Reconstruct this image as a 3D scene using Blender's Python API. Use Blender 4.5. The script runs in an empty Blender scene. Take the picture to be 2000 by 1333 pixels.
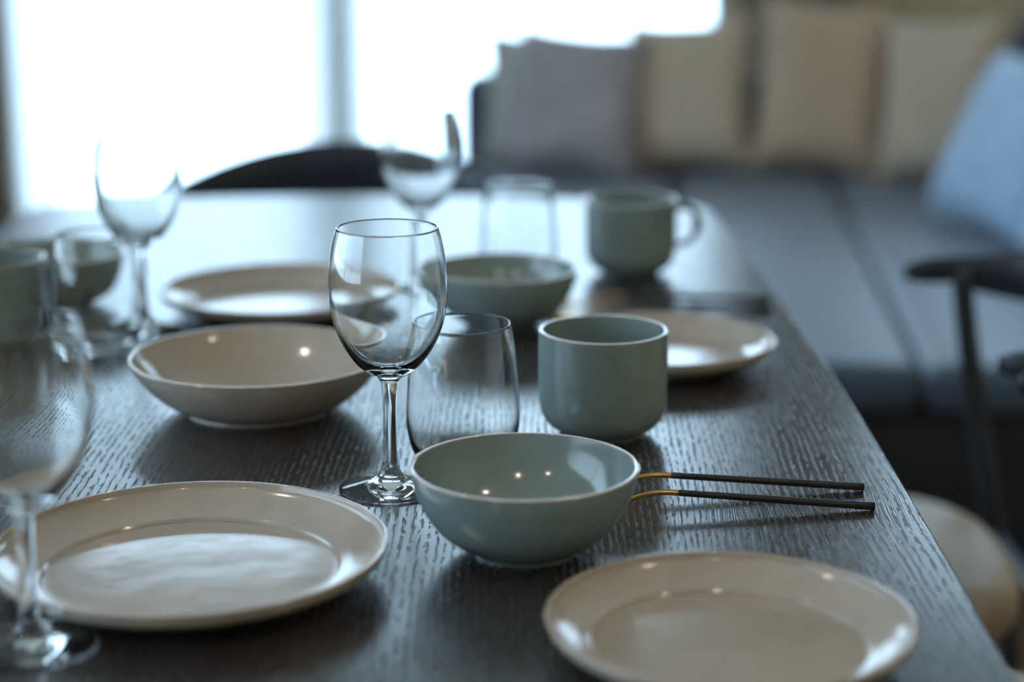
import bpy, bmesh, math, random
from mathutils import Vector, Matrix

sc = bpy.context.scene
COL = sc.collection
random.seed(7)

# ---------------------------------------------------------------- camera
F = 3673.0                 # focal length in pixels of the 2000 x 1333 frame
TZ = 0.74                  # height of the table top
H = 0.41                   # camera above the table top
PITCH = math.atan((666.5 + 229) / F)
cam_d = bpy.data.cameras.new('camera')
cam = bpy.data.objects.new('camera', cam_d)
COL.objects.link(cam)
cam.location = (0, 0, TZ + H)
cam.rotation_euler = (math.pi / 2 - PITCH, 0, 0)
cam_d.sensor_width = 36
cam_d.lens = F / 2000 * 36
cam_d.clip_start = 0.02
cam_d.dof.use_dof = True
cam_d.dof.focus_distance = 1.27
cam_d.dof.aperture_fstop = 2.5
sc.camera = cam

# ---------------------------------------------------------------- world, light, exposure
world = bpy.data.worlds.new('overcast_sky')
sc.world = world
world.use_nodes = True
bg = world.node_tree.nodes['Background']
bg.inputs['Color'].default_value = (0.56, 0.775, 1.0, 1)
# standard overcast sky: brightness rises as 1 + 2 sin(elevation) from the horizon to the zenith
_nt = world.node_tree
_tc = _nt.nodes.new('ShaderNodeTexCoord')
_sp = _nt.nodes.new('ShaderNodeSeparateXYZ')
_nt.links.new(_tc.outputs['Generated'], _sp.inputs[0])
_mx = _nt.nodes.new('ShaderNodeMath')
_mx.operation = 'MAXIMUM'
_mx.inputs[1].default_value = 0.0
_nt.links.new(_sp.outputs[2], _mx.inputs[0])
SKY = 1.10
_ma = _nt.nodes.new('ShaderNodeMath')
_ma.operation = 'MULTIPLY_ADD'
_ma.inputs[1].default_value = 2 * SKY
_ma.inputs[2].default_value = SKY
_nt.links.new(_mx.outputs[0], _ma.inputs[0])
_nt.links.new(_ma.outputs[0], bg.inputs['Strength'])
sc.view_settings.view_transform = 'Standard'
sc.view_settings.look = 'None'
sc.view_settings.gamma = 1
sc.view_settings.use_curve_mapping = False
sc.view_settings.exposure = 1.7
sc.cycles.use_denoising = True
sc.cycles.sample_clamp_indirect = 6
sc.cycles.max_bounces = 16
sc.cycles.transmission_bounces = 16
sc.cycles.transparent_max_bounces = 16
sc.cycles.diffuse_bounces = 6
sc.cycles.glossy_bounces = 6

WIN = [(-1.53, -0.54), (-0.50, 0.63)]      # the two openings in the end wall
WZ0, WZ1 = 0.12, 2.46
HW, HZ0 = (1.22, 2.2), 1.02                  # opening with a high sill above the sofa
SW, SZ0, SZ1 = (-1.4, 3.7), 0.55, 2.4          # opening in the side wall
YB = 5.6                                   # inner face of the end wall
for i, (a, b) in enumerate(WIN + [HW]):    # portals only guide sampling of the sky, they add no light
    l = bpy.data.lights.new('window_portal', 'AREA')
    l.shape = 'RECTANGLE'
    l.size = b - a
    z0 = HZ0 if i == 2 else WZ0
    l.size_y = WZ1 - z0
    l.cycles.is_portal = True
    lo = bpy.data.objects.new('window_portal', l)
    COL.objects.link(lo)
    lo.location = ((a + b) / 2, YB + 0.21, (z0 + WZ1) / 2)
    lo.rotation_euler = (-math.pi / 2, 0, 0)
l = bpy.data.lights.new('window_portal', 'AREA')
l.shape = 'RECTANGLE'
l.size = SZ1 - SZ0
l.size_y = SW[1] - SW[0]
l.cycles.is_portal = True
lo = bpy.data.objects.new('window_portal', l)
COL.objects.link(lo)
lo.location = (-3.21, (SW[0] + SW[1]) / 2, (SZ0 + SZ1) / 2)
lo.rotation_euler = (0, -math.pi / 2, 0)


# ---------------------------------------------------------------- helpers
def at(px, py, z=0.0):
    """pixel of the photograph -> point on the level z above the table top"""
    u = (px - 1000) / F
    v = (py - 666.5) / F
    dy = math.cos(PITCH) - v * math.sin(PITCH)
    dz = -math.sin(PITCH) - v * math.cos(PITCH)
    t = (z - H) / dz
    return Vector((u * t, dy * t, TZ + z))


def srgb(r, g, b):
    f = lambda c: (c / 255 / 12.92) if c / 255 <= 0.04045 else ((c / 255 + 0.055) / 1.055) ** 2.4
    return (f(r), f(g), f(b), 1)


def mesh_obj(name, verts, faces, mat=None, parent=None, smooth=True):
    me = bpy.data.meshes.new(name)
    me.from_pydata([tuple(v) for v in verts], [], faces)
    me.validate()
    if smooth:
        me.polygons.foreach_set('use_smooth', [True] * len(me.polygons))
    me.update()
    o = bpy.data.objects.new(name, me)
    COL.objects.link(o)
    if mat:
        me.materials.append(mat)
    if parent:
        o.parent = parent
    return o


def bm_obj(name, bm, mat=None, parent=None, smooth=False):
    bmesh.ops.recalc_face_normals(bm, faces=bm.faces)
    me = bpy.data.meshes.new(name)
    bm.to_mesh(me)
    bm.free()
    if smooth:
        me.polygons.foreach_set('use_smooth', [True] * len(me.polygons))
    o = bpy.data.objects.new(name, me)
    COL.objects.link(o)
    if mat:
        me.materials.append(mat)
    if parent:
        o.parent = parent
    return o


def thing(name, label, cat, loc=(0, 0, 0), rz=0.0, group=None):
    o = bpy.data.objects.new(name, None)
    o.empty_display_size = 0.05
    COL.objects.link(o)
    o.location = loc
    o.rotation_euler = (0, 0, rz)
    tag(o, label, cat, group)
    return o


def tag(o, label, cat, group=None):
    o['label'] = label
    o['category'] = cat
    if group:
        o['group'] = group
    return o


def struct(o, label, cat):
    o['kind'] = 'structure'
    return tag(o, label, cat)


def add_box(bm, x0, x1, y0, y1, z0, z1, bevel=0.0, seg=3):
    r = bmesh.ops.create_cube(bm, size=1)
    vs = r['verts']
    bmesh.ops.scale(bm, vec=(x1 - x0, y1 - y0, z1 - z0), verts=vs)
    bmesh.ops.translate(bm, vec=((x0 + x1) / 2, (y0 + y1) / 2, (z0 + z1) / 2), verts=vs)
    if bevel:
        es = list({e for v in vs for e in v.link_edges})
        bmesh.ops.bevel(bm, geom=es, offset=bevel, segments=seg, profile=0.5, affect='EDGES')


def box_obj(name, b, mat, parent=None, bevel=0.0, seg=3, smooth=None):
    bm = bmesh.new()
    add_box(bm, *b, bevel=bevel, seg=seg)
    return bm_obj(name, bm, mat, parent, smooth=bool(bevel) if smooth is None else smooth)


def spline(pts, n=6):
    """Catmull-Rom through 2-D or 3-D points"""
    P = [Vector(p) for p in pts]
    P = [P[0] * 2 - P[1]] + P + [P[-1] * 2 - P[-2]]
    out = []
    for i in range(1, len(P) - 2):
        p0, p1, p2, p3 = P[i - 1], P[i], P[i + 1], P[i + 2]
        for k in range(n):
            t = k / n
            out.append(0.5 * ((2 * p1) + (p2 - p0) * t + (2 * p0 - 5 * p1 + 4 * p2 - p3) * t * t
                              + (3 * p1 - p0 - 3 * p2 + p3) * t ** 3))
    out.append(P[-2].copy())
    return out


def lathe(name, prof, mat, parent, seg=96):
    """revolve (r, z) points about z; points on the axis become a single vertex; profile runs from the
    underside out and over the rim to the inside, so that normals point out of the material"""
    verts, rings, faces = [], [], []
    for p in prof:
        r, z = p[0], p[1]
        if r < 1e-6:
            rings.append([len(verts)])
            verts.append((0, 0, z))
        else:
            rings.append(list(range(len(verts), len(verts) + seg)))
            for k in range(seg):
                a = 2 * math.pi * k / seg
                verts.append((r * math.cos(a), r * math.sin(a), z))
    for A, B in zip(rings, rings[1:]):
        for k in range(seg):
            k2 = (k + 1) % seg
            if len(A) == 1 and len(B) == 1:
                continue
            if len(A) == 1:
                faces.append((A[0], B[k2], B[k]))
            elif len(B) == 1:
                faces.append((A[k], A[k2], B[0]))
            else:
                faces.append((A[k], A[k2], B[k2], B[k]))
    return mesh_obj(name, verts, faces, mat, parent)


def tube(name, path, radii, mat, parent, seg=16, squash=None, caps=True):
    """round (or squashed) tube along a path; squash gives (side, up) factors"""
    path = [Vector(p) for p in path]
    verts, faces = [], []
    n = len(path)
    up = Vector((0, 0, 1))
    for i, p in enumerate(path):
        t = (path[min(i + 1, n - 1)] - path[max(i - 1, 0)]).normalized()
        ref = up if abs(t.z) < 0.9 else Vector((0, 1, 0))
        s = t.cross(ref).normalized()
        u = s.cross(t).normalized()
        r = radii[i] if isinstance(radii, (list, tuple)) else radii
        sq = squash[i] if isinstance(squash, list) else (squash or (1, 1))
        for k in range(seg):
            a = 2 * math.pi * k / seg
            verts.append(p + s * (math.cos(a) * r * sq[0]) + u * (math.sin(a) * r * sq[1]))
    for i in range(n - 1):
        for k in range(seg):
            k2 = (k + 1) % seg
            faces.append((i * seg + k, i * seg + k2, (i + 1) * seg + k2, (i + 1) * seg + k))
    if caps:
        faces.append(tuple(range(seg)))
        faces.append(tuple(reversed(range((n - 1) * seg, n * seg))))
    o = mesh_obj(name, verts, faces, mat, parent)
    bm = bmesh.new()
    bm.from_mesh(o.data)
    bmesh.ops.recalc_face_normals(bm, faces=bm.faces)
    bm.to_mesh(o.data)
    bm.free()
    o.data.polygons.foreach_set('use_smooth', [True] * len(o.data.polygons))
    return o


def copy_tree(o, parent=None):
    c = o.copy()
    COL.objects.link(c)
    c.parent = parent
    for ch in [x for x in bpy.data.objects if x.parent == o]:
        copy_tree(ch, c)
    return c


# ---------------------------------------------------------------- materials
def new_mat(name):
    m = bpy.data.materials.new(name)
    m.use_nodes = True
    nt = m.node_tree
    return m, nt, nt.nodes['Principled BSDF']


def node(nt, kind, **kw):
    n = nt.nodes.new(kind)
    for k, v in kw.items():
        if k in n.inputs:
            n.inputs[k].default_value = v
        else:
            setattr(n, k, v)
    return n


def math_n(nt, op, a, b=None, c=None, clamp=False):
    n = nt.nodes.new('ShaderNodeMath')
    n.operation = op
    n.use_clamp = clamp
    for i, v in enumerate((a, b, c)):
        if v is None:
            continue
        if isinstance(v, (int, float)):
            n.inputs[i].default_value = v
        else:
            nt.links.new(v, n.inputs[i])
    return n.outputs[0]


def ramp(nt, fac, stops):
    n = nt.nodes.new('ShaderNodeValToRGB')
    while len(n.color_ramp.elements) < len(stops):
        n.color_ramp.elements.new(0.5)
    for e, (p, c) in zip(n.color_ramp.elements, stops):
        e.position = p
        e.color = c if len(c) == 4 else (*c, 1)
    nt.links.new(fac, n.inputs[0])
    return n.outputs[0]


def mapped(nt, scale=(1, 1, 1), coord='Object'):
    tc = nt.nodes.new('ShaderNodeTexCoord')
    mp = nt.nodes.new('ShaderNodeMapping')
    mp.inputs['Scale'].default_value = scale
    nt.links.new(tc.outputs[coord], mp.inputs['Vector'])
    return mp.outputs[0]


def noise(nt, vec, scale, detail=2.0, rough=0.5):
    n = node(nt, 'ShaderNodeTexNoise', Scale=scale, Detail=detail, Roughness=rough)
    nt.links.new(vec, n.inputs['Vector'])
    return n.outputs['Fac']


def bump(nt, bsdf, h, strength, dist):
    b = node(nt, 'ShaderNodeBump', Strength=strength, Distance=dist)
    nt.links.new(h, b.inputs['Height'])
    nt.links.new(b.outputs[0], bsdf.inputs['Normal'])


def plain(name, col, rough=0.5, metal=0.0, var=0.12, scale=8.0, bump_s=0.0, bump_scale=80, bump_d=0.001, coord='Object'):
    m, nt, b = new_mat(name)
    v = mapped(nt, coord=coord)
    f = noise(nt, v, scale, 4)
    lo = tuple(c * (1 - var) for c in col[:3])
    hi = tuple(min(1, c * (1 + var)) for c in col[:3])
    nt.links.new(ramp(nt, f, [(0.3, lo), (0.7, hi)]), b.inputs['Base Color'])
    b.inputs['Roughness'].default_value = rough
    b.inputs['Metallic'].default_value = metal
    if bump_s:
        bump(nt, b, noise(nt, v, bump_scale, 3), bump_s, bump_d)
    return m


def fabric(name, col, var=0.15, sheen=0.2, rough=0.85, weave=700, patch=9.0, bump_s=0.35):
    m, nt, b = new_mat(name)
    v = mapped(nt)
    f1 = noise(nt, v, patch, 5, 0.6)
    f2 = noise(nt, v, weave, 2)
    f = math_n(nt, 'ADD', math_n(nt, 'MULTIPLY', f1, 0.65), math_n(nt, 'MULTIPLY', f2, 0.35))
    lo = tuple(c * (1 - var) for c in col[:3])
    hi = tuple(min(1, c * (1 + var)) for c in col[:3])
    nt.links.new(ramp(nt, f, [(0.35, lo), (0.65, hi)]), b.inputs['Base Color'])
    b.inputs['Roughness'].default_value = rough
    b.inputs['Sheen Weight'].default_value = sheen
    bump(nt, b, f2, bump_s, 0.001)
    return m


def make_glass(name):
    m, nt, b = new_mat(name)
    nt.nodes.remove(b)
    g = node(nt, 'ShaderNodeBsdfGlass', Roughness=0.0, IOR=1.5)
    v = mapped(nt)
    # clear with an uneven trace of green in the glass itself
    nt.links.new(ramp(nt, noise(nt, v, 6, 2), [(0.3, (0.985, 0.993, 0.992)), (0.7, (0.99, 0.997, 0.996))]), g.inputs['Color'])
    nt.links.new(g.outputs[0], nt.nodes['Material Output'].inputs['Surface'])
    return m


def make_pane(name):
    m, nt, b = new_mat(name)
    nt.nodes.remove(b)
    t = node(nt, 'ShaderNodeBsdfTransparent')
    t.inputs['Color'].default_value = (0.96, 0.98, 0.975, 1)
    g = node(nt, 'ShaderNodeBsdfGlossy', Roughness=0.02)
    fr = node(nt, 'ShaderNodeFresnel', IOR=1.45)
    mx = node(nt, 'ShaderNodeMixShader')
    nt.links.new(fr.outputs[0], mx.inputs[0])
    nt.links.new(t.outputs[0], mx.inputs[1])
    nt.links.new(g.outputs[0], mx.inputs[2])
    nt.links.new(mx.outputs[0], nt.nodes['Material Output'].inputs['Surface'])
    return m


def make_sheer(name):
    m, nt, b = new_mat(name)
    nt.nodes.remove(b)
    v = mapped(nt)
    col = ramp(nt, noise(nt, v, 300, 2), [(0.3, (0.84, 0.85, 0.85)), (0.7, (0.90, 0.91, 0.91))])
    tr = node(nt, 'ShaderNodeBsdfTransparent')
    tl = node(nt, 'ShaderNodeBsdfTranslucent')
    df = node(nt, 'ShaderNodeBsdfDiffuse')
    nt.links.new(col, tl.inputs['Color'])
    nt.links.new(col, df.inputs['Color'])
    m1 = node(nt, 'ShaderNodeMixShader', Fac=0.15)
    nt.links.new(tl.outputs[0], m1.inputs[1])
    nt.links.new(df.outputs[0], m1.inputs[2])
    m2 = node(nt, 'ShaderNodeMixShader', Fac=0.22)
    nt.links.new(m1.outputs[0], m2.inputs[1])
    nt.links.new(tr.outputs[0], m2.inputs[2])
    nt.links.new(m2.outputs[0], nt.nodes['Material Output'].inputs['Surface'])
    return m


def glaze(name, col, speck=0.06):
    m, nt, b = new_mat(name)
    v = mapped(nt)
    f = noise(nt, v, 14, 5, 0.6)
    s = noise(nt, v, 900, 2)
    ff = math_n(nt, 'ADD', math_n(nt, 'MULTIPLY', f, 0.75), math_n(nt, 'MULTIPLY', s, 0.25))
    lo = tuple(c * (1 - speck * 1.6) for c in col[:3])
    hi = tuple(c * (1 + speck * 1.6) for c in col[:3])
    nt.links.new(ramp(nt, ff, [(0.35, lo), (0.65, hi)]), b.inputs['Base Color'])
    b.inputs['Roughness'].default_value = 0.14
    b.inputs['IOR'].default_value = 1.55
    b.inputs['Coat Weight'].default_value = 0.2
    b.inputs['Coat Roughness'].default_value = 0.05
    bump(nt, b, noise(nt, v, 22, 2), 0.10, 0.004)
    return m


def table_wood(name):
    m, nt, b = new_mat(name)
    tc = nt.nodes.new('ShaderNodeTexCoord')
    sp = nt.nodes.new('ShaderNodeSeparateXYZ')
    nt.links.new(tc.outputs['Object'], sp.inputs[0])
    X, Y = sp.outputs[0], sp.outputs[1]

    def vec(xs, ys, seed=0.0, src=None):
        c = nt.nodes.new('ShaderNodeCombineXYZ')
        nt.links.new(math_n(nt, 'MULTIPLY', src if src is not None else X, xs), c.inputs[0])
        nt.links.new(math_n(nt, 'MULTIPLY', Y, ys), c.inputs[1])
        c.inputs[2].default_value = seed
        return c.outputs[0]
    big = noise(nt, vec(5, 1.3, 1.7), 1.0, 2)
    small = noise(nt, vec(40, 14, 5.2), 1.0, 3)
    xw = math_n(nt, 'ADD', X, math_n(nt, 'MULTIPLY', math_n(nt, 'SUBTRACT', big, 0.5), 0.045))
    xw = math_n(nt, 'ADD', xw, math_n(nt, 'MULTIPLY', math_n(nt, 'SUBTRACT', small, 0.5), 0.0035))
    # growth rings: open-pored bands between dense ones
    ring = math_n(nt, 'SINE', math_n(nt, 'ADD', math_n(nt, 'MULTIPLY', xw, 2 * math.pi / 0.0052),
                                     math_n(nt, 'MULTIPLY', noise(nt, vec(60, 1, 3.1, xw), 1.0, 1), 5.0)))
    ring = math_n(nt, 'MULTIPLY_ADD', ring, 0.5, 0.5)
    pores = noise(nt, vec(800, 85, 9.4, xw), 1.0, 2, 0.55)
    pm = math_n(nt, 'ADD', math_n(nt, 'MULTIPLY', ring, 0.34), pores)
    mr = node(nt, 'ShaderNodeMapRange', interpolation_type='SMOOTHSTEP')
    mr.inputs['From Min'].default_value = 0.78
    mr.inputs['From Max'].default_value = 0.85
    nt.links.new(pm, mr.inputs['Value'])
    mask = mr.outputs[0]
    tone = noise(nt, vec(30, 1.0, 4.4, xw), 1.0, 3)
    base = ramp(nt, tone, [(0.3, srgb(44, 39, 39)), (0.7, srgb(56, 51, 50))])
    mx = nt.nodes.new('ShaderNodeMix')
    mx.data_type = 'RGBA'
    nt.links.new(mask, mx.inputs[0])
    nt.links.new(base, mx.inputs[6])
    mx.inputs[7].default_value = srgb(22, 21, 22)
    nt.links.new(mx.outputs[2], b.inputs['Base Color'])
    nt.links.new(math_n(nt, 'MULTIPLY_ADD', mask, 0.25, 0.19), b.inputs['Roughness'])
    b.inputs['IOR'].default_value = 2.1
    fine = noise(nt, vec(1500, 18, 2.2, xw), 1.0, 2)
    hgt = math_n(nt, 'SUBTRACT', math_n(nt, 'MULTIPLY', fine, 0.22), mask)
    bump(nt, b, hgt, 0.8, 0.0005)
    return m


def plank_floor(name):
    m, nt, b = new_mat(name)
    v = mapped(nt)
    br = node(nt, 'ShaderNodeTexBrick', Scale=1.0)
    br.offset = 0.37
    br.inputs['Brick Width'].default_value = 1.6
    br.inputs['Row Height'].default_value = 0.18
    br.inputs['Mortar Size'].default_value = 0.003
    br.inputs['Color1'].default_value = srgb(112, 88, 68)
    br.inputs['Color2'].default_value = srgb(128, 102, 80)
    br.inputs['Mortar'].default_value = srgb(50, 40, 32)
    nt.links.new(v, br.inputs['Vector'])
    nt.links.new(br.outputs['Color'], b.inputs['Base Color'])
    b.inputs['Roughness'].default_value = 0.4
    bump(nt, b, noise(nt, mapped(nt, (4, 60, 4)), 2, 4), 0.1, 0.002)
    return m


M = {
    'glass': make_glass('drinking_glass'),
    'pane': make_pane('window_glass'),
    'plate': glaze('greige_glaze', srgb(168, 157, 145)),
    'sage': glaze('sage_grey_glaze', srgb(126, 142, 142)),
    'rim': plain('bare_brown_rim', srgb(168, 148, 128), 0.07, var=0.2, scale=60),
    'clay': plain('bare_clay', srgb(120, 108, 96), 0.7, var=0.1, scale=60),
    'wood': table_wood('dark_stained_open_grain'),
    'chairwood': plain('black_stain_with_blue_haze', srgb(33, 42, 56), 0.36, var=0.2, scale=20),  # black stain, with bluish window haze mixed into the colour
    'seat': fabric('beige_seat_leather', srgb(176, 160, 142), 0.06, 0.0, 0.5, 300, 6, 0.15),
    'black': plain('matte_black', srgb(28, 28, 30), 0.42, var=0.1, scale=50),
    'gold': plain('brushed_gold', srgb(196, 156, 96), 0.22, 1.0, var=0.08, scale=60),
    'sofa': fabric('slate_sofa_cloth', srgb(62, 80, 102), 0.14, 0.3, 0.45, 400, 5),
    'sofabase': fabric('shade_darkened_sofa_cloth', srgb(24, 26, 30), 0.15, 0.05, 0.8, 400, 5),  # sofa cloth darkened: the shade on the front is put into its colour
    'wall': plain('warm_wall_paint', srgb(212, 194, 160), 0.8, var=0.03, scale=3, bump_s=0.1, bump_scale=200),
    'ceil': plain('ceiling_paint', srgb(232, 228, 218), 0.85, var=0.02, scale=3),
    'frame': plain('white_frame_paint', srgb(222, 222, 218), 0.45, var=0.02, scale=3),
    'floor': plank_floor('oak_floor'),
    'snow': plain('pale_ground', srgb(236, 238, 240), 0.9, var=0.03, scale=0.4),
    'curtain': fabric('greige_curtain', srgb(150, 138, 122), 0.08, 0.1, 0.9, 500, 4),
    'sheer': make_sheer('white_sheer_cloth'),
    'rod': plain('dark_metal_rod', srgb(50, 46, 44), 0.4, 0.8, var=0.05),
}

M['rim'].node_tree.nodes['Principled BSDF'].inputs['IOR'].default_value = 1.9
M['rim'].node_tree.nodes['Principled BSDF'].inputs['Coat Weight'].default_value = 0.6

# ---------------------------------------------------------------- the room
XL, XR, YF, ZC = -3.0, 2.4, -2.6, 2.7
TH = 0.2


def walls():
    bm = bmesh.new()
    a0, a1 = WIN[0]
    b0, b1 = WIN[1]
    add_box(bm, XL - TH, a0, YB, YB + TH, 0, ZC)
    add_box(bm, a1, b0, YB, YB + TH, WZ0, WZ1)
    add_box(bm, b1, HW[0], YB, YB + TH, 0, ZC)
    add_box(bm, HW[1], XR + TH, YB, YB + TH, 0, ZC)
    add_box(bm, HW[0], HW[1], YB, YB + TH, 0, HZ0)
    add_box(bm, HW[0], HW[1], YB, YB + TH, WZ1, ZC)
    add_box(bm, a0, b1, YB, YB + TH, WZ1, ZC)
    add_box(bm, a0, b1, YB, YB + TH, 0, WZ0)
    struct(bm_obj('wall_back', bm, M['wall']), 'warm beige end wall around the windows behind the sofa', 'wall')
    bm = bmesh.new()
    add_box(bm, XL - TH, XL, YF, SW[0], 0, ZC)
    add_box(bm, XL - TH, XL, SW[1], YB, 0, ZC)
    add_box(bm, XL - TH, XL, SW[0], SW[1], 0, SZ0)
    add_box(bm, XL - TH, XL, SW[0], SW[1], SZ1, ZC)
    struct(bm_obj('wall_left', bm, M['wall']), 'warm beige side wall with a wide window', 'wall')
    w = thing('window_4', 'wide white-framed window in the side wall away from the sofa', 'window', (XL - 0.1, (SW[0] + SW[1]) / 2, SZ0))
    w['kind'] = 'structure'
    hw, hh, t = (SW[1] - SW[0]) / 2, SZ1 - SZ0, 0.055
    for nm, bx in (('frame_side', (-0.04, 0.04, -hw, -hw + t, 0, hh)), ('frame_side', (-0.04, 0.04, hw - t, hw, 0, hh)),
                   ('mullion', (-0.04, 0.04, -0.03, 0.03, t, hh - t)),
                   ('frame_rail', (-0.04, 0.04, -hw + t, hw - t, 0, t)), ('frame_rail', (-0.04, 0.04, -hw + t, hw - t, hh - t, hh))):
        box_obj(nm, bx, M['frame'], w, bevel=0.006, seg=2)
    for a, b in ((-hw + t, -0.03), (0.03, hw - t)):
        box_obj('pane', (-0.004, 0.004, a, b, t, hh - t), M['pane'], w)
    struct(box_obj('wall_right', (XR, XR + TH, YF, YB, 0, ZC), M['wall']), 'warm beige side wall behind the corner sofa', 'wall')
    struct(box_obj('wall_front', (XL - TH, XR + TH, YF - TH, YF, 0, ZC), M['wall']), 'warm beige wall facing the windows', 'wall')
    struct(box_obj('floor', (XL - TH, XR + TH, YF - TH, YB + TH, -0.15, 0), M['floor']), 'brown wooden plank floor of the dining room', 'floor')
    struct(box_obj('ceiling', (XL - TH, XR + TH, YF - TH, YB + TH, ZC, ZC + 0.15), M['ceil']), 'plain off-white ceiling over the dining room', 'ceiling')
    for nm, b in (('baseboard_left', (XL, XL + 0.015, YF, YB, 0, 0.09)),
                  ('baseboard_right', (XR - 0.015, XR, YF, YB, 0, 0.09)),
                  ('baseboard_front', (XL + 0.015, XR - 0.015, YF, YF + 0.015, 0, 0.09)),
                  ('baseboard_back', (XL + 0.015, XR - 0.015, YB - 0.015, YB, 0, 0.09))):
        struct(box_obj(nm, b, M['frame'], bevel=0.004, seg=2), 'white baseboard along the %s wall' % nm.split('_')[1], 'baseboard')
    struct(box_obj('ground', (-40, 40, -30, 60, -0.3, -0.2), M['snow']), 'pale ground outside the windows', 'ground')
    # window frames and panes
    labels = ['tall white-framed window beside the greige curtain and dark bow-backed chair',
              'tall white-framed window behind the corner sofa and its pillows',
              'white-framed window with a high sill above the corner of the sofa']
    for i, (a, b) in enumerate(WIN + [HW]):
        z0 = HZ0 if i == 2 else WZ0
        w = thing('window_%d' % (i + 1), labels[i], 'window', ((a + b) / 2, YB + 0.1, z0))
        w['kind'] = 'structure'
        hw, hh, t = (b - a) / 2, WZ1 - z0, 0.032
        for nm, bx in (('frame_side', (-hw, -hw + t, -0.04, 0.04, 0, hh)), ('frame_side', (hw - t, hw, -0.04, 0.04, 0, hh)),
                       ('frame_rail', (-hw + t, hw - t, -0.04, 0.04, 0, t)), ('frame_rail', (-hw + t, hw - t, -0.04, 0.04, hh - t, hh))):
            box_obj(nm, bx, M['frame'], w, bevel=0.006, seg=2)
        box_obj('pane', (-hw + t, hw - t, -0.004, 0.004, t, hh - t), M['pane'], w)
    # post between the openings and the sill
    struct(box_obj('trim_1', (WIN[0][1] - 0.005, WIN[1][0] + 0.005, YB - 0.02, YB, WZ0, WZ1), M['frame'], bevel=0.004),
           'white post trim between the two tall windows', 'trim')
    struct(box_obj('trim_2', (WIN[0][0] - 0.03, WIN[1][1] + 0.03, YB - 0.05, YB, WZ0 - 0.035, WZ0), M['frame'], bevel=0.005),
           'white sill under the two tall windows', 'trim')


walls()


def curtain(x0, x1, label, folds, mat='curtain', back=0.12, name='curtain'):
    t = thing(name, label, 'curtain', ((x0 + x1) / 2, YB - back, 0))
    n, verts, faces = folds * 14, [], []
    zs = [0.02, 0.6, 1.2, 1.8, 2.55]
    for j, z in enumerate(zs):
        for i in range(n + 1):
            s = i / n
            amp = 0.028 * (1 - 0.25 * z / 2.4)
            verts.append((x0 - (x0 + x1) / 2 + (x1 - x0) * s, amp * math.sin(2 * math.pi * folds * s + 0.15 * j), z))
    for j in range(len(zs) - 1):
        for i in range(n):
            p = j * (n + 1) + i
            faces.append((p, p + 1, p + n + 2, p + n + 1))
    o = mesh_obj('cloth', verts, faces, M[mat], t)
    if mat == 'curtain':
        md = o.modifiers.new('thickness', 'SOLIDIFY')
        md.thickness = 0.003
    hw = (x1 - x0) / 2
    tube('rod', [(-hw - 0.05, 0, 2.57), (hw + 0.05, 0, 2.57)], 0.012, M['rod'], t)
    return t


curtain(-2.05, -1.475, 'greige curtain hanging from a rod beside the window with the dark bow-backed chair', 6)
curtain(0.66, 0.98, 'greige curtain gathered against the wall behind the tall tan pillow', 4)
curtain(-1.47, -1.34, 'white sheer curtain gathered beside the greige curtain', 3, 'sheer', 0.07, 'sheer_curtain')
curtain(-0.62, -0.42, 'white sheer curtain gathered in front of the post between the windows', 4, 'sheer', 0.07, 'sheer_curtain')


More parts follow.
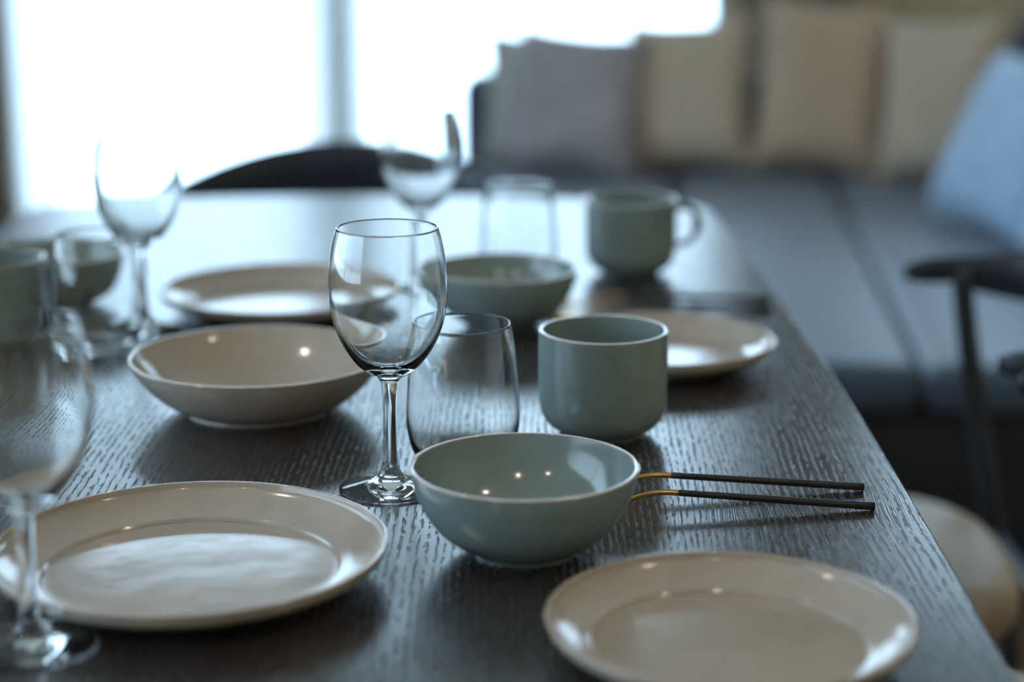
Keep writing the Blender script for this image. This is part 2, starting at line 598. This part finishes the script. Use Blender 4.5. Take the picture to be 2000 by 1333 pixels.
# ---------------------------------------------------------------- table
def table():
    cx, cy, hl = -0.185, 1.5, 1.02
    t = thing('dining_table', 'long dark-stained wooden dining table set with plates, bowls, mugs and glasses', 'table', (cx, cy, 0))
    n = 40
    half = lambda y: 0.462 - 0.022 * (y / 0.9) ** 2
    end = lambda x: hl - 0.09 * (x / 0.44) ** 2
    rc = 0.05
    # right side, far end, left side, near end
    yl = end(half(0.9)) - rc
    out = []
    for i in range(n + 1):
        y = -yl + 2 * yl * i / n
        out.append((half(y), y))
    xe = half(yl) - rc
    cxr, cyr = half(yl) - rc, yl
    for i in range(1, 9):
        a = math.pi / 2 * i / 9
        out.append((cxr + rc * math.cos(a), cyr + (end(xe) - yl) * math.sin(a)))
    for i in range(n + 1):
        x = xe - 2 * xe * i / n
        out.append((x, end(x)))
    for i in range(1, 9):
        a = math.pi / 2 + math.pi / 2 * i / 9
        out.append((-cxr + rc * math.cos(a), cyr + (end(xe) - yl) * math.sin(a)))
    for i in range(n + 1):
        y = yl - 2 * yl * i / n
        out.append((-half(y), y))
    for i in range(1, 9):
        a = math.pi + math.pi / 2 * i / 9
        out.append((-cxr + rc * math.cos(a), -cyr + (end(xe) - yl) * math.sin(a)))
    for i in range(n + 1):
        x = -xe + 2 * xe * i / n
        out.append((x, -end(x)))
    for i in range(1, 9):
        a = 1.5 * math.pi + math.pi / 2 * i / 9
        out.append((cxr + rc * math.cos(a), -cyr + (end(xe) - yl) * math.sin(a)))
    # layers: rounded upper arris, undercut lower edge
    layers = [(0.030, TZ - 0.030), (0.004, TZ - 0.012), (0.0, TZ - 0.006), (0.0, TZ - 0.003), (0.0012, TZ - 0.0008), (0.003, TZ)]
    verts, faces, N = [], [], len(out)

    def inset(k, d):
        p0, p1 = Vector(out[k - 1]), Vector(out[(k + 1) % N])
        tg = (p1 - p0).normalized()
        return Vector(out[k]) - Vector((tg.y, -tg.x)) * d
    for d, z in layers:
        for k in range(N):
            p = inset(k, d)
            verts.append((p.x, p.y, z))
    for l in range(len(layers) - 1):
        for k in range(N):
            k2 = (k + 1) % N
            faces.append((l * N + k, l * N + k2, (l + 1) * N + k2, (l + 1) * N + k))
    L = len(layers) - 1
    top = [L * N + k for k in range(N)]
    faces.append(tuple(top))
    faces.append(tuple(reversed(range(N))))
    o = mesh_obj('table_top', verts, faces, M['wood'], t, smooth=False)
    for p in o.data.polygons:
        p.use_smooth = len(p.vertices) == 4
    for sx in (-1, 1):
        box_obj('apron', (sx * 0.33 - 0.012, sx * 0.33 + 0.012, -0.70, 0.70, TZ - 0.10, TZ - 0.03), M['wood'], t, bevel=0.003, seg=2)
    for sy in (-1, 1):
        box_obj('apron', (-0.318, 0.318, sy * 0.70 - 0.012, sy * 0.70 + 0.012, TZ - 0.10, TZ - 0.03), M['wood'], t, bevel=0.003, seg=2)
        for sx in (-1, 1):
            tube('leg', [(sx * 0.36, sy * 0.76, 0), (sx * 0.33, sy * 0.72, TZ - 0.03)], [0.02, 0.033], M['wood'], t, 20)


table()


# ---------------------------------------------------------------- chairs
def chair(label, loc, rz):
    t = thing('dining_chair', label, 'chair', loc, rz, 'bow-backed dining chairs')
    # bow rail: an arc round the sitter's back, tips pointing forward (+y)
    path, rad, sq = [], [], []
    n = 36
    for i in range(n + 1):
        a = math.radians(-112 + 224 * i / n)
        x = 0.238 * math.sin(a)
        y = -0.112 - 0.175 * math.cos(a) if abs(a) < math.pi / 2 else -0.112 + 0.165 * (abs(a) - math.pi / 2)
        if abs(a) > math.pi / 2:
            x = math.copysign(0.238 - 0.024 * (abs(a) - math.pi / 2) / 0.384, a)
        k = math.cos(min(abs(a), math.pi / 2))
        hh = 0.0165 + 0.027 * k ** 0.8
        e = min(i, n - i)
        tip = 1.0 if e > 2 else (0.55, 0.86, 0.97)[e]
        top = TZ - 0.012 + 0.048 * k ** 2
        path.append((x, y, top - hh))
        rad.append(1.0)
        sq.append((0.013 * tip, hh * tip))
    tube('back_rail', path, rad, M['chairwood'], t, 20, sq)
    for s in (-1, 1):
        tube('leg', spline([(s * 0.222, -0.235, 0), (s * 0.226, -0.19, 0.3), (s * 0.228, -0.14, 0.56), (s * 0.229, -0.115, TZ - 0.025)], 6),
             [0.0095 + 0.004 * min(1, i / 9) - 0.002 * max(0, (i - 12) / 6) for i in range(19)], M['chairwood'], t, 16)
        tube('leg', spline([(s * 0.165, 0.215, 0), (s * 0.16, 0.205, 0.22), (s * 0.155, 0.195, 0.405)], 6),
             [0.0095 + 0.004 * i / 12 for i in range(13)], M['chairwood'], t, 16)
        tube('side_stretcher', [(s * 0.156, 0.195, 0.385), (s * 0.227, -0.172, 0.385)], 0.011, M['chairwood'], t, 12)
    tube('front_stretcher', [(-0.156, 0.195, 0.385), (0.156, 0.195, 0.385)], 0.011, M['chairwood'], t, 12)
    tube('rear_stretcher', [(-0.227, -0.172, 0.385), (0.227, -0.172, 0.385)], 0.011, M['chairwood'], t, 12)
    # upholstered seat, rounded square, domed on top
    verts, faces, seg = [], [], 72
    ringsp = [(0.0, 0.396), (0.88, 0.396), (0.97, 0.402), (1.0, 0.416), (1.0, 0.436), (0.985, 0.449), (0.95, 0.456), (0.88, 0.460), (0.7, 0.464), (0.4, 0.467), (0.0, 0.468)]
    idx = []
    for f, z in ringsp:
        if f == 0:
            idx.append([len(verts)])
            verts.append((0, 0, z))
            continue
        idx.append(list(range(len(verts), len(verts) + seg)))
        for k in range(seg):
            a = 2 * math.pi * k / seg
            c, s = math.cos(a), math.sin(a)
            e = 2 / 2.7
            verts.append((0.196 * f * math.copysign(abs(c) ** e, c), 0.198 * f * math.copysign(abs(s) ** e, s) + 0.07, z))
    for A, B in zip(idx, idx[1:]):
        for k in range(seg):
            k2 = (k + 1) % seg
            if len(A) == 1:
                faces.append((A[0], B[k2], B[k]))
            elif len(B) == 1:
                faces.append((A[k], A[k2], B[0]))
            else:
                faces.append((A[k], A[k2], B[k2], B[k]))
    mesh_obj('seat', verts, faces, M['seat'], t)
    return t


chair('black bow-backed chair at the window end of the table', (-0.245, 2.52, 0), math.pi)
chair('black bow-backed chair with beige seat between table and sofa', (0.408, 1.922, 0), math.pi / 2)
chair('black bow-backed chair with beige seat beside the side plate at the table edge', (0.408, 1.418, 0), math.pi / 2)


# ---------------------------------------------------------------- sofa
def sofa():
    rz = math.radians(-5)
    t = thing('corner_sofa', 'deep slate corner sofa with long chaise seat under the window', 'sofa', (-0.13, 5.37, 0), rz)
    S = M['sofa']
    # local: u to the right, v = -y towards the dining table
    K = M['sofabase']
    box_obj('base', (0.02, 1.66, -1.00, -0.02, 0.05, 0.318), K, t, bevel=0.012)
    box_obj('chaise_base', (0.60, 1.66, -2.36, -1.0, 0.05, 0.318), K, t, bevel=0.012)
    box_obj('backrest', (0.0, 1.70, -0.20, 0.0, 0.05, 0.64), S, t, bevel=0.05, seg=5)
    box_obj('backrest', (1.50, 1.70, -2.38, -0.20, 0.05, 0.64), S, t, bevel=0.05, seg=5)
    box_obj('seat_cushion', (0.005, 0.598, -1.02, -0.19, 0.32, 0.402), S, t, bevel=0.035, seg=5)
    box_obj('seat_cushion', (0.602, 0.998, -2.39, -0.19, 0.32, 0.40), S, t, bevel=0.03, seg=5)
    box_obj('seat_cushion', (1.002, 1.505, -2.39, -0.19, 0.32, 0.40), S, t, bevel=0.03, seg=5)
    for u, v in ((0.08, -0.1), (0.08, -0.92), (0.68, -2.25), (1.60, -2.25), (1.60, -0.1)):
        tube('foot', [(u, v, 0), (u, v, 0.055)], [0.02, 0.024], M['chairwood'], t, 12)


sofa()


def pillow(label, base, w, h, d, yaw, lean, roll, mat, name='throw_pillow'):
    """square knife-edged pillow standing on its lower edge; base = middle of the lower edge"""
    o = None
    n = 28
    verts, faces = [], []

    def pt(i, j, side):
        u, v = -1 + 2 * i / n, -1 + 2 * j / n
        pin = 0.09
        x = u * (1 - pin * (1 - v * v)) * (1 if True else 0)
        z = v * (1 - pin * (1 - u * u))
        x = u * (1 - pin * (1 - abs(v) ** 2.2) * abs(u) ** 3)
        z = v * (1 - pin * (1 - abs(u) ** 2.2) * abs(v) ** 3)
        th = max(0.0, (1 - u ** 4) * (1 - v ** 4)) ** 0.55
        th *= 1 - 0.10 * v            # fuller at the bottom
        return (x * w / 2, side * th * d / 2, (z + 1) * h / 2)
    idx = {}
    for side in (1, -1):
        for i in range(n + 1):
            for j in range(n + 1):
                edge = i in (0, n) or j in (0, n)
                key = (i, j, 0 if edge else side)
                if key not in idx:
                    idx[key] = len(verts)
                    verts.append(pt(i, j, side))
    g = lambda i, j, s: idx[(i, j, 0 if (i in (0, n) or j in (0, n)) else s)]
    for side in (1, -1):
        for i in range(n):
            for j in range(n):
                q = (g(i, j, side), g(i + 1, j, side), g(i + 1, j + 1, side), g(i, j + 1, side))
                faces.append(q if side < 0 else tuple(reversed(q)))
    t = thing(name, label, 'pillow', base, 0, 'loose pillows on the corner sofa')
    o = mesh_obj('cover', verts, faces, mat, t)
    R = Matrix.Rotation(yaw, 4, 'Z') @ Matrix.Rotation(-lean, 4, 'X') @ Matrix.Rotation(roll, 4, 'Y')
    o.data.transform(R)
    lo = min(v.co.z for v in o.data.vertices)
    for v in o.data.vertices:
        v.co.z -= lo
    # stitched piping round the edge
    ring = [idx[(i, 0, 0)] for i in range(n)] + [idx[(n, j, 0)] for j in range(n)] + \
           [idx[(i, n, 0)] for i in range(n, 0, -1)] + [idx[(0, j, 0)] for j in range(n, 0, -1)]
    pts = [o.data.vertices[k].co.copy() for k in ring]
    tube('piping', pts + [pts[0]], 0.0032, mat, t, 8, caps=False)
    return t


ZS = 0.402
rad = math.radians
C1 = fabric('mauve_grey_cloth', srgb(186, 178, 182), 0.24, 0.2, 0.9, 300, 14)
C2 = fabric('beige_linen', srgb(212, 192, 170), 0.10, 0.2, 0.9, 400, 7)
C3 = fabric('tan_linen', srgb(206, 180, 154), 0.10, 0.2, 0.9, 400, 7)
C4 = fabric('pale_grey_linen', srgb(206, 206, 204), 0.10, 0.2, 0.9, 400, 7)
C5 = fabric('pale_blue_cloth', srgb(172, 202, 232), 0.16, 0.3, 0.7, 300, 10)
C6 = fabric('charcoal_cloth', srgb(46, 50, 58), 0.12, 0.2, 0.9, 400, 7)
pillow('pale grey pillow tucked behind the mauve-grey one at the sofa end', (0.10, 5.07, ZS), 0.36, 0.35, 0.09, rad(6), rad(12), rad(3), C4)
pillow('mauve-grey mottled pillow at the open end of the sofa', (0.150, 4.88, ZS), 0.335, 0.385, 0.13, rad(-4), rad(22), rad(5), C1)
pillow('beige pillow between the mauve-grey and the tall tan pillow', (0.465, 4.93, ZS), 0.325, 0.41, 0.15, rad(-14), rad(20), rad(-4), C2)
pillow('tall tan pillow standing between two beige ones', (0.785, 4.86, ZS), 0.335, 0.46, 0.16, rad(-8), rad(18), rad(4), C3)
pillow('beige pillow in the corner of the sofa', (1.065, 4.72, ZS), 0.31, 0.425, 0.15, rad(-30), rad(16), rad(-3), C2)
pillow('charcoal pillow leaning behind the pale blue ones', (1.16, 4.35, ZS), 0.42, 0.47, 0.12, rad(-80), rad(14), rad(0), C6)
pillow('pale blue pillow leaning on the charcoal one', (1.02, 4.06, ZS), 0.44, 0.40, 0.14, rad(-72), rad(24), rad(2), C5)
pillow('pale blue pillow leaning against the long side backrest, closer to the black chairs', (1.06, 3.50, ZS), 0.44, 0.40, 0.14, rad(-84), rad(20), rad(-2), C5)


# ---------------------------------------------------------------- ceramics
def arc(cx, cz, r, a0, a1, n):
    return [(cx + r * math.cos(math.radians(a0 + (a1 - a0) * i / n)), cz + r * math.sin(math.radians(a0 + (a1 - a0) * i / n))) for i in range(n + 1)]


def dish(name, label, cat, loc, outer, inner, mat, group, seg=112, rot=0.0, label_rim=True):
    """outer: foot to just under the rim; inner: just inside the rim to the centre"""
    t = thing(name, label, cat, loc, rot, group)
    o = spline(outer, 6)
    i = spline(inner, 6)
    rt, rb = o[-1], i[0]
    mid = (rt + rb) / 2
    w = (rt - rb).length / 2
    rim = [rt + (rb - rt) * (0.5 - 0.5 * math.cos(math.pi * k / 8)) + Vector((0, 1)) * (w * 0.42 * math.sin(math.pi * k / 8)) for k in range(9)]
    foot = [Vector((0, outer[0][1] + 0.0015)), Vector((outer[0][0] - 0.006, outer[0][1] + 0.0015)), Vector((outer[0][0] - 0.004, outer[0][1]))]
    lathe('foot_ring', foot + [o[0]], M['clay'], t, seg)
    lathe('body', o, mat, t, seg)
    r = lathe('rim', rim, M['rim'], t, seg)
    lathe('inside', i, mat, t, seg)
    return t


def plate(name, label, loc, R, h, mat, group):
    k = h / 0.024
    outer = [(0.60 * R, 0.0), (0.615 * R, 0.0022 * k), (0.70 * R, 0.0040 * k), (0.82 * R, 0.0075 * k), (0.92 * R, 0.0120 * k), (0.98 * R, 0.0170 * k), (R, 0.0232 * k)]
    inner = [(R - 0.0030, 0.0234 * k), (0.960 * R, 0.0192 * k), (0.90 * R, 0.0142 * k), (0.83 * R, 0.0108 * k), (0.775 * R, 0.0090 * k), (0.752 * R, 0.0082 * k), (0.738 * R, 0.0064 * k), (0.715 * R, 0.0058 * k), (0.5 * R, 0.0058 * k), (0.25 * R, 0.0058 * k), (0, 0.0058 * k)]
    return dish(name, label, 'plate', loc, outer, inner, mat, group)


def bowl(label, loc):
    R, h = 0.0722, 0.057
    outer = [(0.033, 0.0), (0.0335, 0.0025), (0.038, 0.0048), (0.047, 0.0100), (0.0565, 0.0185), (0.0645, 0.031), (0.0695, 0.044), (R, 0.0558)]
    inner = [(R - 0.0032, 0.0559), (0.0664, 0.044), (0.0612, 0.0315), (0.0530, 0.0200), (0.0430, 0.0125), (0.028, 0.0078), (0.012, 0.0062), (0, 0.006)]
    return dish('bowl', label, 'bowl', loc, outer, inner, M['sage'], 'small sage-grey bowls')


def deep_plate(label, loc):
    R = 0.1024
    outer = [(0.058, 0.0), (0.0585, 0.0022), (0.066, 0.0055), (0.078, 0.0130), (0.089, 0.0235), (0.0975, 0.0345), (R, 0.0438)]
    inner = [(R - 0.0032, 0.0439), (0.0940, 0.0350), (0.0855, 0.0248), (0.0745, 0.0150), (0.0655, 0.0098), (0.055, 0.0075), (0.03, 0.0062), (0, 0.006)]
    return dish('deep_plate', label, 'deep plate', loc, outer, inner, M['plate'], None)


def mug(label, loc, az):
    R, h = 0.0492, 0.082
    outer = [(0.031, 0.0), (0.0315, 0.0022), (0.0355, 0.0042), (0.0420, 0.0090), (0.0468, 0.0165), (0.0488, 0.0260), (R, 0.040), (R, 0.060), (R, 0.0808)]
    inner = [(R - 0.0032, 0.0809), (0.0458, 0.060), (0.0456, 0.035), (0.0440, 0.0210), (0.0390, 0.0115), (0.030, 0.0072), (0.015, 0.006), (0, 0.006)]
    t = dish('mug', label, 'mug', loc, outer, inner, M['sage'], 'sage-grey mugs', rot=az)
    p = spline([(0.0475, 0, 0.067), (0.0580, 0, 0.0700), (0.0700, 0, 0.0655), (0.0755, 0, 0.0520), (0.0720, 0, 0.0380), (0.0600, 0, 0.0295), (0.0475, 0, 0.0285)], 6)
    tube('handle', p, 0.0042, M['sage'], t, 16, (1.25, 0.85))
    return t


P_ = at
on = lambda px, py, z: Vector((*P_(px, py, z).xy, TZ))
plate('dinner_plate', 'large greige dinner plate beside the wine glass with no bowl behind it', on(372, 1061, 0.023), 0.1194, 0.024, M['plate'], 'greige dinner plates')
plate('dinner_plate', 'large greige dinner plate behind the deep plate, bright with window reflection', on(551, 561, 0.023), 0.1194, 0.024, M['plate'], 'greige dinner plates')
plate('side_plate', 'smaller greige side plate near the table edge in front of the black-handled cutlery', on(1425, 1203, 0.022), 0.101, 0.023, M['plate'], 'greige side plates')
plate('side_plate', 'smaller greige side plate behind the mug whose handle is hidden', on(1289, 660, 0.022), 0.101, 0.023, M['plate'], 'greige side plates')
deep_plate('wide greige deep plate between the two dinner plates', on(503, 692, 0.0445))
bowl('small sage-grey bowl in front of the tumbler, hiding the heads of the cutlery', on(1024, 908, 0.0565))
bowl('small sage-grey bowl behind the wine glass and beside the gold-necked cutlery', on(981, 522, 0.0565))
bowl('small sage-grey bowl seen through the tumbler beside the far wine glass', on(110, 489, 0.0565))
mug('sage-grey mug standing behind the small bowl with its handle turned away', on(1179, 643, 0.0815), rad(80))
mug('sage-grey mug with its handle showing, beside the far tumbler', on(1233, 387, 0.0815), rad(14))
mug('sage-grey mug beside the tumbler on the table side away from the sofa', on(-22, 503, 0.0815), rad(200))


# ---------------------------------------------------------------- glasses
def wine_glass(label, loc):
    t = thing('wine_glass', label, 'wine glass', loc, 0, 'stemmed wine glasses')
    foot = spline([(0.0, 0.0012), (0.012, 0.0009), (0.026, 0.0002), (0.0345, 0.0), (0.0360, 0.0009), (0.0355, 0.0019), (0.0320, 0.0030), (0.0230, 0.0050), (0.0140, 0.0074), (0.0088, 0.0104), (0.0066, 0.0140)], 5)
    stem = spline([(0.0066, 0.0140), (0.0057, 0.020), (0.0049, 0.036), (0.0047, 0.055), (0.0051, 0.068), (0.0060, 0.0772)], 5)
    outer = [(0.0060, 0.0772), (0.0085, 0.0803), (0.0138, 0.0836), (0.0222, 0.0903), (0.0300, 0.1012), (0.0356, 0.1130), (0.0388, 0.1250), (0.0404, 0.1390), (0.0403, 0.1510), (0.0388, 0.1660), (0.0367, 0.1770), (0.0346, 0.1842)]
    inner = [(0.0334, 0.1842), (0.0355, 0.1770), (0.0376, 0.1660), (0.0391, 0.1510), (0.0392, 0.1390), (0.0376, 0.1256), (0.0343, 0.1142), (0.0285, 0.1032), (0.0207, 0.0938), (0.0120, 0.0885), (0.005, 0.0866), (0.0, 0.0864)]
    o, i = spline(outer, 5), spline(inner, 5)
    m = (o[-1] + i[0]) / 2
    w = (o[-1] - i[0]).length / 2
    rim = [Vector((m.x + w * math.cos(math.pi * k / 8), m.y + w * math.sin(math.pi * k / 8))) for k in range(1, 8)]
    lathe('foot', foot, M['glass'], t, 112)
    lathe('stem', stem, M['glass'], t, 64)
    lathe('bowl', o + rim + i, M['glass'], t, 128)
    return t


def tumbler(label, loc):
    t = thing('tumbler', label, 'tumbler', loc, 0, 'clear tumblers')
    outer = [(0.0, 0.0010), (0.015, 0.0008), (0.024, 0.0), (0.0275, 0.0010), (0.0325, 0.0060), (0.0375, 0.0160), (0.0402, 0.0280), (0.0408, 0.0380), (0.0400, 0.0540), (0.0384, 0.0720), (0.0362, 0.0880), (0.0342, 0.0990)]
    inner = [(0.0330, 0.0990), (0.0350, 0.0880), (0.0372, 0.0720), (0.0388, 0.0540), (0.0396, 0.0380), (0.0388, 0.0285), (0.0358, 0.0180), (0.0300, 0.0105), (0.020, 0.0075), (0.010, 0.0066), (0.0, 0.0064)]
    outer = [(r, z * 1.075) for r, z in outer]
    inner = [(r, z * 1.075) for r, z in inner]
    o, i = spline(outer, 5), spline(inner, 5)
    m = (o[-1] + i[0]) / 2
    w = (o[-1] - i[0]).length / 2
    rim = [Vector((m.x + w * math.cos(math.pi * k / 8), m.y + w * math.sin(math.pi * k / 8))) for k in range(0, 9)]
    nb = 5 * 4
    lathe('base', o[:nb + 1], M['glass'], t, 112)
    lathe('wall', o[nb:-1] + rim + i[1:], M['glass'], t, 112)
    return t


wine_glass('stemmed wine glass between the deep plate and the small bowl', on(764, 955, 0))
wine_glass('stemmed wine glass standing in front of the large dinner plate', on(62, 1262, 0))
wine_glass('stemmed wine glass beside the tumbler in front of the bright window', on(281, 645, 0))
wine_glass('stemmed wine glass near the dark chair at the table end', on(824, 562, 0))
tumbler('clear tumbler between the wine glass and the mug', on(903, 631, 0.107))
tumbler('clear tumbler behind the far bowl, beside the mug with a handle', on(1013, 360, 0.107))
tumbler('clear tumbler with a bowl showing through it, beside the wine glass', on(184, 456, 0.107))


# ---------------------------------------------------------------- cutlery
def cutlery(name, label, end_px, mid_px, kind):
    e = at(end_px[0], end_px[1], 0.003)
    g = at(mid_px[0], mid_px[1], 0.013)
    d = Vector((g.x - e.x, g.y - e.y))
    ang = math.atan2(d.y, d.x)
    L = d.length
    t = thing(name, label, name, (e.x, e.y, TZ), ang, 'black-handled gold cutlery')
    p = [(L * i / 12, 0, 0.0028 + 0.0094 * (i / 12)) for i in range(13)]
    tube('handle', p, [0.0028 - 0.0006 * i / 12 for i in range(13)], M['black'], t, 14)
    nk = spline([(L, 0, 0.0122), (L + 0.012, 0, 0.0125), (L + 0.024, 0, 0.0105), (L + 0.036, 0, 0.0062), (L + 0.046, 0, 0.0042)], 6)
    tube('neck', nk, [0.0021 - 0.0002 * min(1, i / 12) for i in range(len(nk))], M['gold'], t, 12,
         [(1 + 0.5 * max(0, (i - 14) / 10), 1 - 0.35 * max(0, (i - 14) / 10)) for i in range(len(nk))])
    x0 = L + 0.044
    # head: a shallow dished blade, cut into tines for the fork
    def strip(name, x_a, x_b, cy, wfun, zfun, parent, n=18, m=8, th=0.0012):
        vs, fs = [], []
        for s in (1, 0):
            for i in range(n + 1):
                x = x_a + (x_b - x_a) * i / n
                w = wfun(i / n)
                for j in range(m + 1):
                    v = -1 + 2 * j / m
                    vs.append((x, cy + w * v, zfun(i / n, v) + (th if s else 0)))
        N = (n + 1) * (m + 1)
        for s in (0, 1):
            for i in range(n):
                for j in range(m):
                    q = [s * N + i * (m + 1) + j, s * N + i * (m + 1) + j + 1, s * N + (i + 1) * (m + 1) + j + 1, s * N + (i + 1) * (m + 1) + j]
                    fs.append(tuple(q if s else reversed(q)))
        for i in range(n):
            for j in (0, m):
                a, b_ = i * (m + 1) + j, (i + 1) * (m + 1) + j
                fs.append((a, b_, N + b_, N + a))
        for j in range(m):
            for i in (0, n):
                a, b_ = i * (m + 1) + j, i * (m + 1) + j + 1
                fs.append((a, b_, N + b_, N + a))
        o = mesh_obj(name, vs, fs, M['gold'], parent)
        bm = bmesh.new()
        bm.from_mesh(o.data)
        bmesh.ops.recalc_face_normals(bm, faces=bm.faces)
        bm.to_mesh(o.data)
        bm.free()
        return o
    if kind == 'spoon':
        strip('spoon_bowl', x0, x0 + 0.055, 0,
              lambda s: 0.0022 + 0.0165 * max(0, math.sin(math.pi * min(1, s ** 0.8) * 0.98)) ** 0.75,
              lambda s, v: 0.0006 + 0.0034 * (1 - s) ** 3 + 0.006 * (v * v) * math.sin(math.pi * s) + 0.005 * max(0, s - 0.55) ** 2 * 5, t)
    else:
        h = strip('fork_head', x0, x0 + 0.024, 0,
                  lambda s: 0.0022 + 0.0088 * (0.5 - 0.5 * math.cos(math.pi * min(1, s * 1.15))),
                  lambda s, v: 0.0034 - 0.0028 * s + 0.0008 * v * v * s, t)
        for k in range(4):
            cy = -0.0092 + 0.0184 * k / 3
            strip('tine', x0 + 0.023, x0 + 0.064, cy, lambda s: 0.0017 * (1 - 0.55 * s), lambda s, v: 0.0006 + 0.0060 * s * s, h, 12, 2)
    return t


cutlery('fork', 'black-handled gold fork beside the front bowl, the one closer to the side plate', (1708, 989), (1326, 961), 'fork')
cutlery('spoon', 'black-handled gold spoon beside the front bowl, the one closer to the mug', (1687, 951), (1312, 927), 'spoon')
cutlery('fork', 'black-handled gold fork behind the far side plate, the one closer to that plate', (1507, 603), (1225, 592), 'fork')
cutlery('spoon', 'black-handled gold spoon behind the far side plate, close to the mug with a handle', (1500, 583), (1215, 574), 'spoon')


# ---------------------------------------------------------------- ceiling lamps
def em(name, col, s):
    m, nt, b = new_mat(name)
    b.inputs['Base Color'].default_value = (0.8, 0.8, 0.8, 1)
    b.inputs['Emission Color'].default_value = col
    b.inputs['Emission Strength'].default_value = s
    return m


LAMP = em('lit_warm_lens', (1.0, 0.83, 0.64, 1), 105)
for i, (x, y) in enumerate(((-1.3, -0.9), (0.3, -0.9), (-1.3, 1.2), (1.4, 0.6))):
    t = thing('ceiling_light', 'round recessed warm downlight in the ceiling', 'ceiling light', (x, y, ZC - 0.012), 0, 'recessed downlights')
    lathe('trim_ring', [(0.062, 0.012), (0.062, 0.002), (0.058, 0.0), (0.046, 0.002), (0.044, 0.010)], M['frame'], t, 40)
    lathe('lens', [(0.0, 0.009), (0.0445, 0.0095)], LAMP, t, 40)
